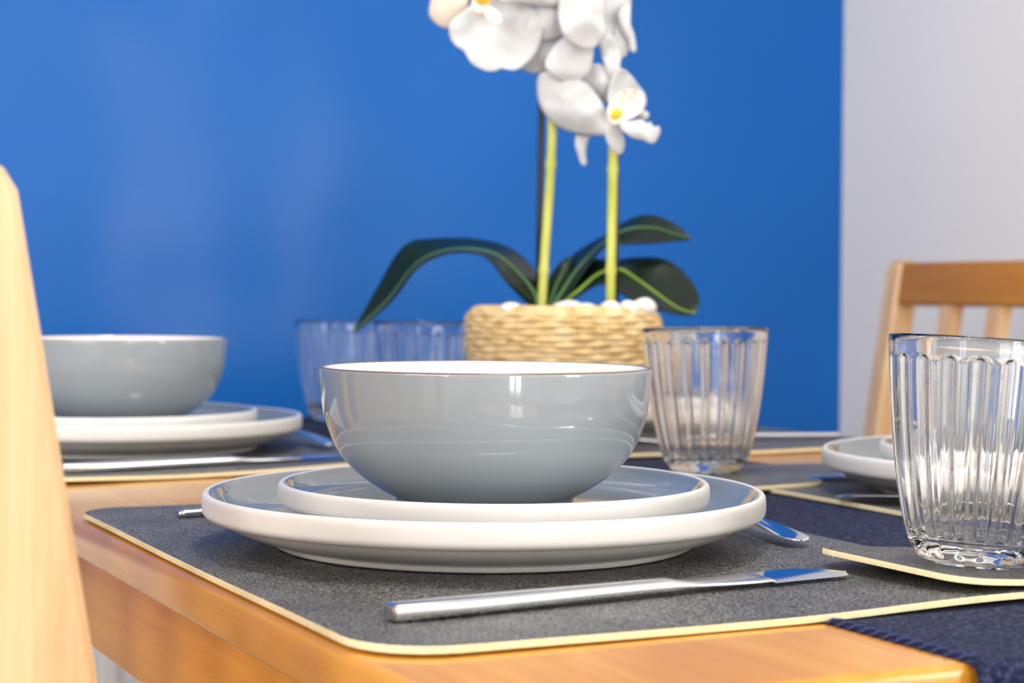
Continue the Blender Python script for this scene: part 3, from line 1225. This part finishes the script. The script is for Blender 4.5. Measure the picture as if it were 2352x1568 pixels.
def petal(name, outline, cup, dy, tilt=(0, 0), mat=None, parent=None, wav=0.0, thick=0.0009, origin=None):
    """outline: closed ring of photo points around the petal; dy mm depth; tilt = mm of depth across the petal's width, height;
    cup mm: the middle lies this much nearer (+) the camera"""
    pts = [tuple(p) for p in outline]
    n0 = len(pts)
    ring = []
    for i in range(n0):
        p0, p1, p2, p3 = pts[i - 1], pts[i], pts[(i + 1) % n0], pts[(i + 2) % n0]
        for k in range(6):
            t = k / 6
            ring.append(tuple(0.5 * ((2 * p1[a]) + (-p0[a] + p2[a]) * t + (2 * p0[a] - 5 * p1[a] + 4 * p2[a] - p3[a]) * t * t +
                                     (-p0[a] + 3 * p1[a] - 3 * p2[a] + p3[a]) * t ** 3) for a in (0, 1)))
    cx = sum(p[0] for p in ring) / len(ring)
    cy = sum(p[1] for p in ring) / len(ring)
    wx = max(p[0] for p in ring) - min(p[0] for p in ring)
    wy = max(p[1] for p in ring) - min(p[1] for p in ring)
    bm = bmesh.new()
    rings = []
    K = 9

    def point(x, y, s, ang):
        d = dy - cup * (1 - s * s) + tilt[0] * (x - cx) / wx + tilt[1] * (y - cy) / wy
        d += wav * s * s * math.sin(ang * 3 + cx) + 3.2 * min(1, wav + 0.4) * noise.noise(Vector((x / 38, y / 38, cx)))
        return bm.verts.new(OP(x, y, d))
    for k in range(K):
        s = 1 - k / K
        rings.append([point(cx + (p[0] - cx) * s, cy + (p[1] - cy) * s, s, math.atan2(p[1] - cy, p[0] - cx)) for p in ring])
    c = point(cx, cy, 0, 0)
    n = len(ring)
    for k in range(K - 1):
        for i in range(n):
            j = (i + 1) % n
            bm.faces.new((rings[k][i], rings[k][j], rings[k + 1][j], rings[k + 1][i]))
    for i in range(n):
        bm.faces.new((rings[-1][i], rings[-1][(i + 1) % n], c))
    o = obj(name, bm, mat or M['petal'], parent)
    md = o.modifiers.new('thick', 'SOLIDIFY')
    md.thickness = thick
    md.offset = 0
    return o


def flower():
    return empty('flower', (0, 0, 0))


# --- upper left bloom
f1 = flower()
f1.parent = orc
petal('petal', [(1000, -20), (986, 20), (990, 42), (1014, 62), (1040, 63), (1066, 40), (1075, 0), (1050, -40)], 4, -10, (-8, 4), M['petal_peach'], f1)
petal('petal', [(1072, 20), (1036, 50), (1032, 80), (1046, 104), (1066, 118), (1084, 146), (1112, 161), (1135, 163), (1152, 157), (1176, 161), (1196, 155),
                (1226, 128), (1243, 90), (1245, 50), (1225, 10), (1170, -20), (1110, -10)], -5, -26, (10, -10), None, f1, 2.4)
petal('petal', [(1090, 10), (1060, -10), (1050, -60), (1080, -110), (1130, -110), (1150, -60), (1130, -5)], 5, -14, (0, 8), None, f1)
petal('petal', [(1140, 0), (1170, -50), (1230, -70), (1290, -40), (1300, -5), (1270, 14), (1240, 12), (1190, 5)], 6, -30, (6, -6), None, f1, 1.0)
lp = petal('lip', [(1090, 0), (1082, 14), (1092, 30), (1110, 36), (1130, 50), (1146, 56), (1152, 50), (1146, 32), (1128, 18), (1112, 4)], 2.5, -42, (4, -6), M['lip'], f1, 1.0, 0.0016)
lp['label'] = 'cream lip speckled red'
petal('column', [(1094, -14), (1096, 4), (1108, 8), (1124, 2), (1126, -14)], 3, -44, (0, 0), M['yellow'], f1, 0.0, 0.002)['label'] = 'yellow centre'
# --- middle bloom seen from its edge
f2_ = flower()
f2_.parent = orc
petal('petal', [(1215, 40), (1205, 75), (1225, 92), (1258, 92), (1290, 82), (1308, 60), (1310, 10), (1290, -30), (1240, -20)], 5, -18, (4, 4), None, f2_, 1.0)
petal('petal', [(1200, 110), (1190, 150), (1216, 166), (1240, 167), (1268, 154), (1290, 128), (1298, 98), (1290, 80), (1250, 88)], 4, -8, (4, 4), None, f2_, 0.8)
petal('petal', [(1290, -20), (1282, 30), (1290, 70), (1300, 88), (1330, 108), (1352, 114), (1372, 104), (1392, 76), (1388, 50), (1390, 10), (1384, -40), (1330, -50)], 5, -32, (8, 0), None, f2_, 1.6)
petal('petal', [(1262, 120), (1252, 150), (1270, 176), (1298, 190), (1326, 190), (1350, 172), (1362, 130), (1358, 96), (1330, 90), (1290, 90)], 5, -20, (6, 0), None, f2_, 1.4)
# --- right hand bloom seen from behind
f3 = flower()
f3.parent = orc
petal('petal', [(1388, -40), (1386, 30), (1384, 70), (1396, 96), (1416, 88), (1440, 60), (1447, 30), (1448, -20), (1430, -50)], 4, 4, (14, 0), None, f3, 1.0)
petal('petal', [(1384, 84), (1376, 100), (1386, 140), (1396, 175), (1410, 203), (1420, 190), (1424, 150), (1426, 120), (1414, 90), (1400, 76)], 3, -10, (6, 0), None, f3, 0.6)
petal('petal', [(1412, 72), (1410, 110), (1424, 134), (1440, 122), (1446, 100), (1436, 80), (1424, 68)], 3, 0, (4, 0), None, f3)
petal('petal', [(1420, 30), (1430, 70), (1444, 96), (1450, 118), (1460, 118), (1460, 106), (1456, 80), (1446, 50), (1446, 10)], 2, -4, (4, 0), None, f3)
# --- lower bloom facing right
f4 = flower()
f4.parent = orc
petal('petal', [(1352, 150), (1340, 170), (1346, 200), (1370, 230), (1400, 235), (1418, 215), (1410, 180), (1385, 150)], 4, -6, (0, 6), None, f4, 0.8)
petal('petal', [(1238, 172), (1233, 205), (1240, 240), (1258, 270), (1285, 292), (1320, 305), (1370, 311), (1400, 309), (1412, 298), (1395, 260), (1372, 220), (1345, 190),
                (1300, 174), (1262, 165)], 6, -16, (-10, 6), None, f4, 1.2)
petal('petal', [(1412, 168), (1400, 200), (1398, 236), (1420, 262), (1452, 268), (1474, 256), (1484, 236), (1480, 215), (1466, 195), (1448, 172), (1428, 158)], -5, -14, (14, 0), None, f4, 1.0)
lp = petal('lip', [(1400, 240), (1396, 262), (1402, 284), (1420, 286), (1445, 274), (1468, 262), (1478, 240), (1472, 216), (1450, 206), (1424, 214)], -4, -30, (8, -4), M['lip'], f4, 0.8, 0.0014)
lp['label'] = 'cream inner lobe blotched pink'
petal('column', [(1408, 256), (1404, 268), (1414, 274), (1425, 266), (1428, 256), (1418, 250)], 2, -42, (0, 0), M['yellow'], f4, 0, 0.002)['label'] = 'yellow centre'
petal('petal', [(1326, 302), (1321, 330), (1328, 356), (1335, 376), (1342, 380), (1347, 374), (1345, 350), (1350, 322), (1356, 306), (1340, 298)], 2, -4, (4, 0), None, f4)
petal('petal', [(1388, 300), (1396, 330), (1410, 350), (1424, 354), (1432, 344), (1434, 322), (1424, 298), (1410, 284), (1396, 288)], 3, -20, (4, 0), None, f4)
petal('lip', [(1424, 284), (1430, 300), (1452, 315), (1478, 321), (1496, 329), (1506, 322), (1515, 302), (1512, 292), (1502, 296), (1494, 282), (1486, 286), (1474, 277), (1450, 280)],
      3, -32, (8, 0), None, f4, 1.2, 0.0018)
petal('petal', [(1462, 262), (1470, 272), (1484, 274), (1490, 264), (1484, 256), (1472, 254)], 2, -20, (0, 0), None, f4)

# --- pebbles on the pot
PEB = [(1175, 706, -50, 9, 5, 'small white pebble at the left of the pot rim, alone'),
       (1308, 702, -46, 13, 6, 'wide flat white pebble between the two orchid stems'),
       (1345, 705, -48, 10, 5, 'low white pebble just right of the widest flat one'),
       (1401, 703, -50, 9, 6, 'white pebble at the foot of the right orchid stem'),
       (1444, 704, -44, 8, 6, 'small white pebble beside the tallest pebble'),
       (1480, 700, -34, 9, 7, 'tallest white pebble, beneath the broad right leaf'),
       (1246, 708, 20, 11, 5, 'white pebble at the foot of the left orchid stem')]
for i, (x, y, dy, r1, r2, lab) in enumerate(PEB):
    bm = bmesh.new()
    bmesh.ops.create_icosphere(bm, subdivisions=3, radius=1.0)
    for v in bm.verts:
        k = 1 + 0.12 * noise.noise(v.co * 1.3 + Vector((i * 3.1, 0, 0)))
        v.co = Vector((v.co.x * r1 * k, v.co.y * r1 * 0.8 * k, v.co.z * r2 * k)) / 1000
    p = at_depth(x, y, YO + dy)
    p.z = POT.z + 0.1042 + r2 / 1000 * 0.95
    o = obj('pebble', bm, M['pebble'], None, p, (0, 0, i * 0.7))
    tag(o, lab, 'pebble', 'white pebbles on top of the orchid pot')

# ceiling light fitting (out of frame, gives the overhead light)
cl = empty('ceiling_light', T(300, 300, CEIL - 75), (0, 0, TH), 'square white flush ceiling light above the table', 'lamp')
bm = bmesh.new()
add_box(bm, -0.27, 0.27, -0.27, 0.27, 0.0, 0.075, 0.01)
obj('housing', bm, M['lamp'], cl, angle=40)
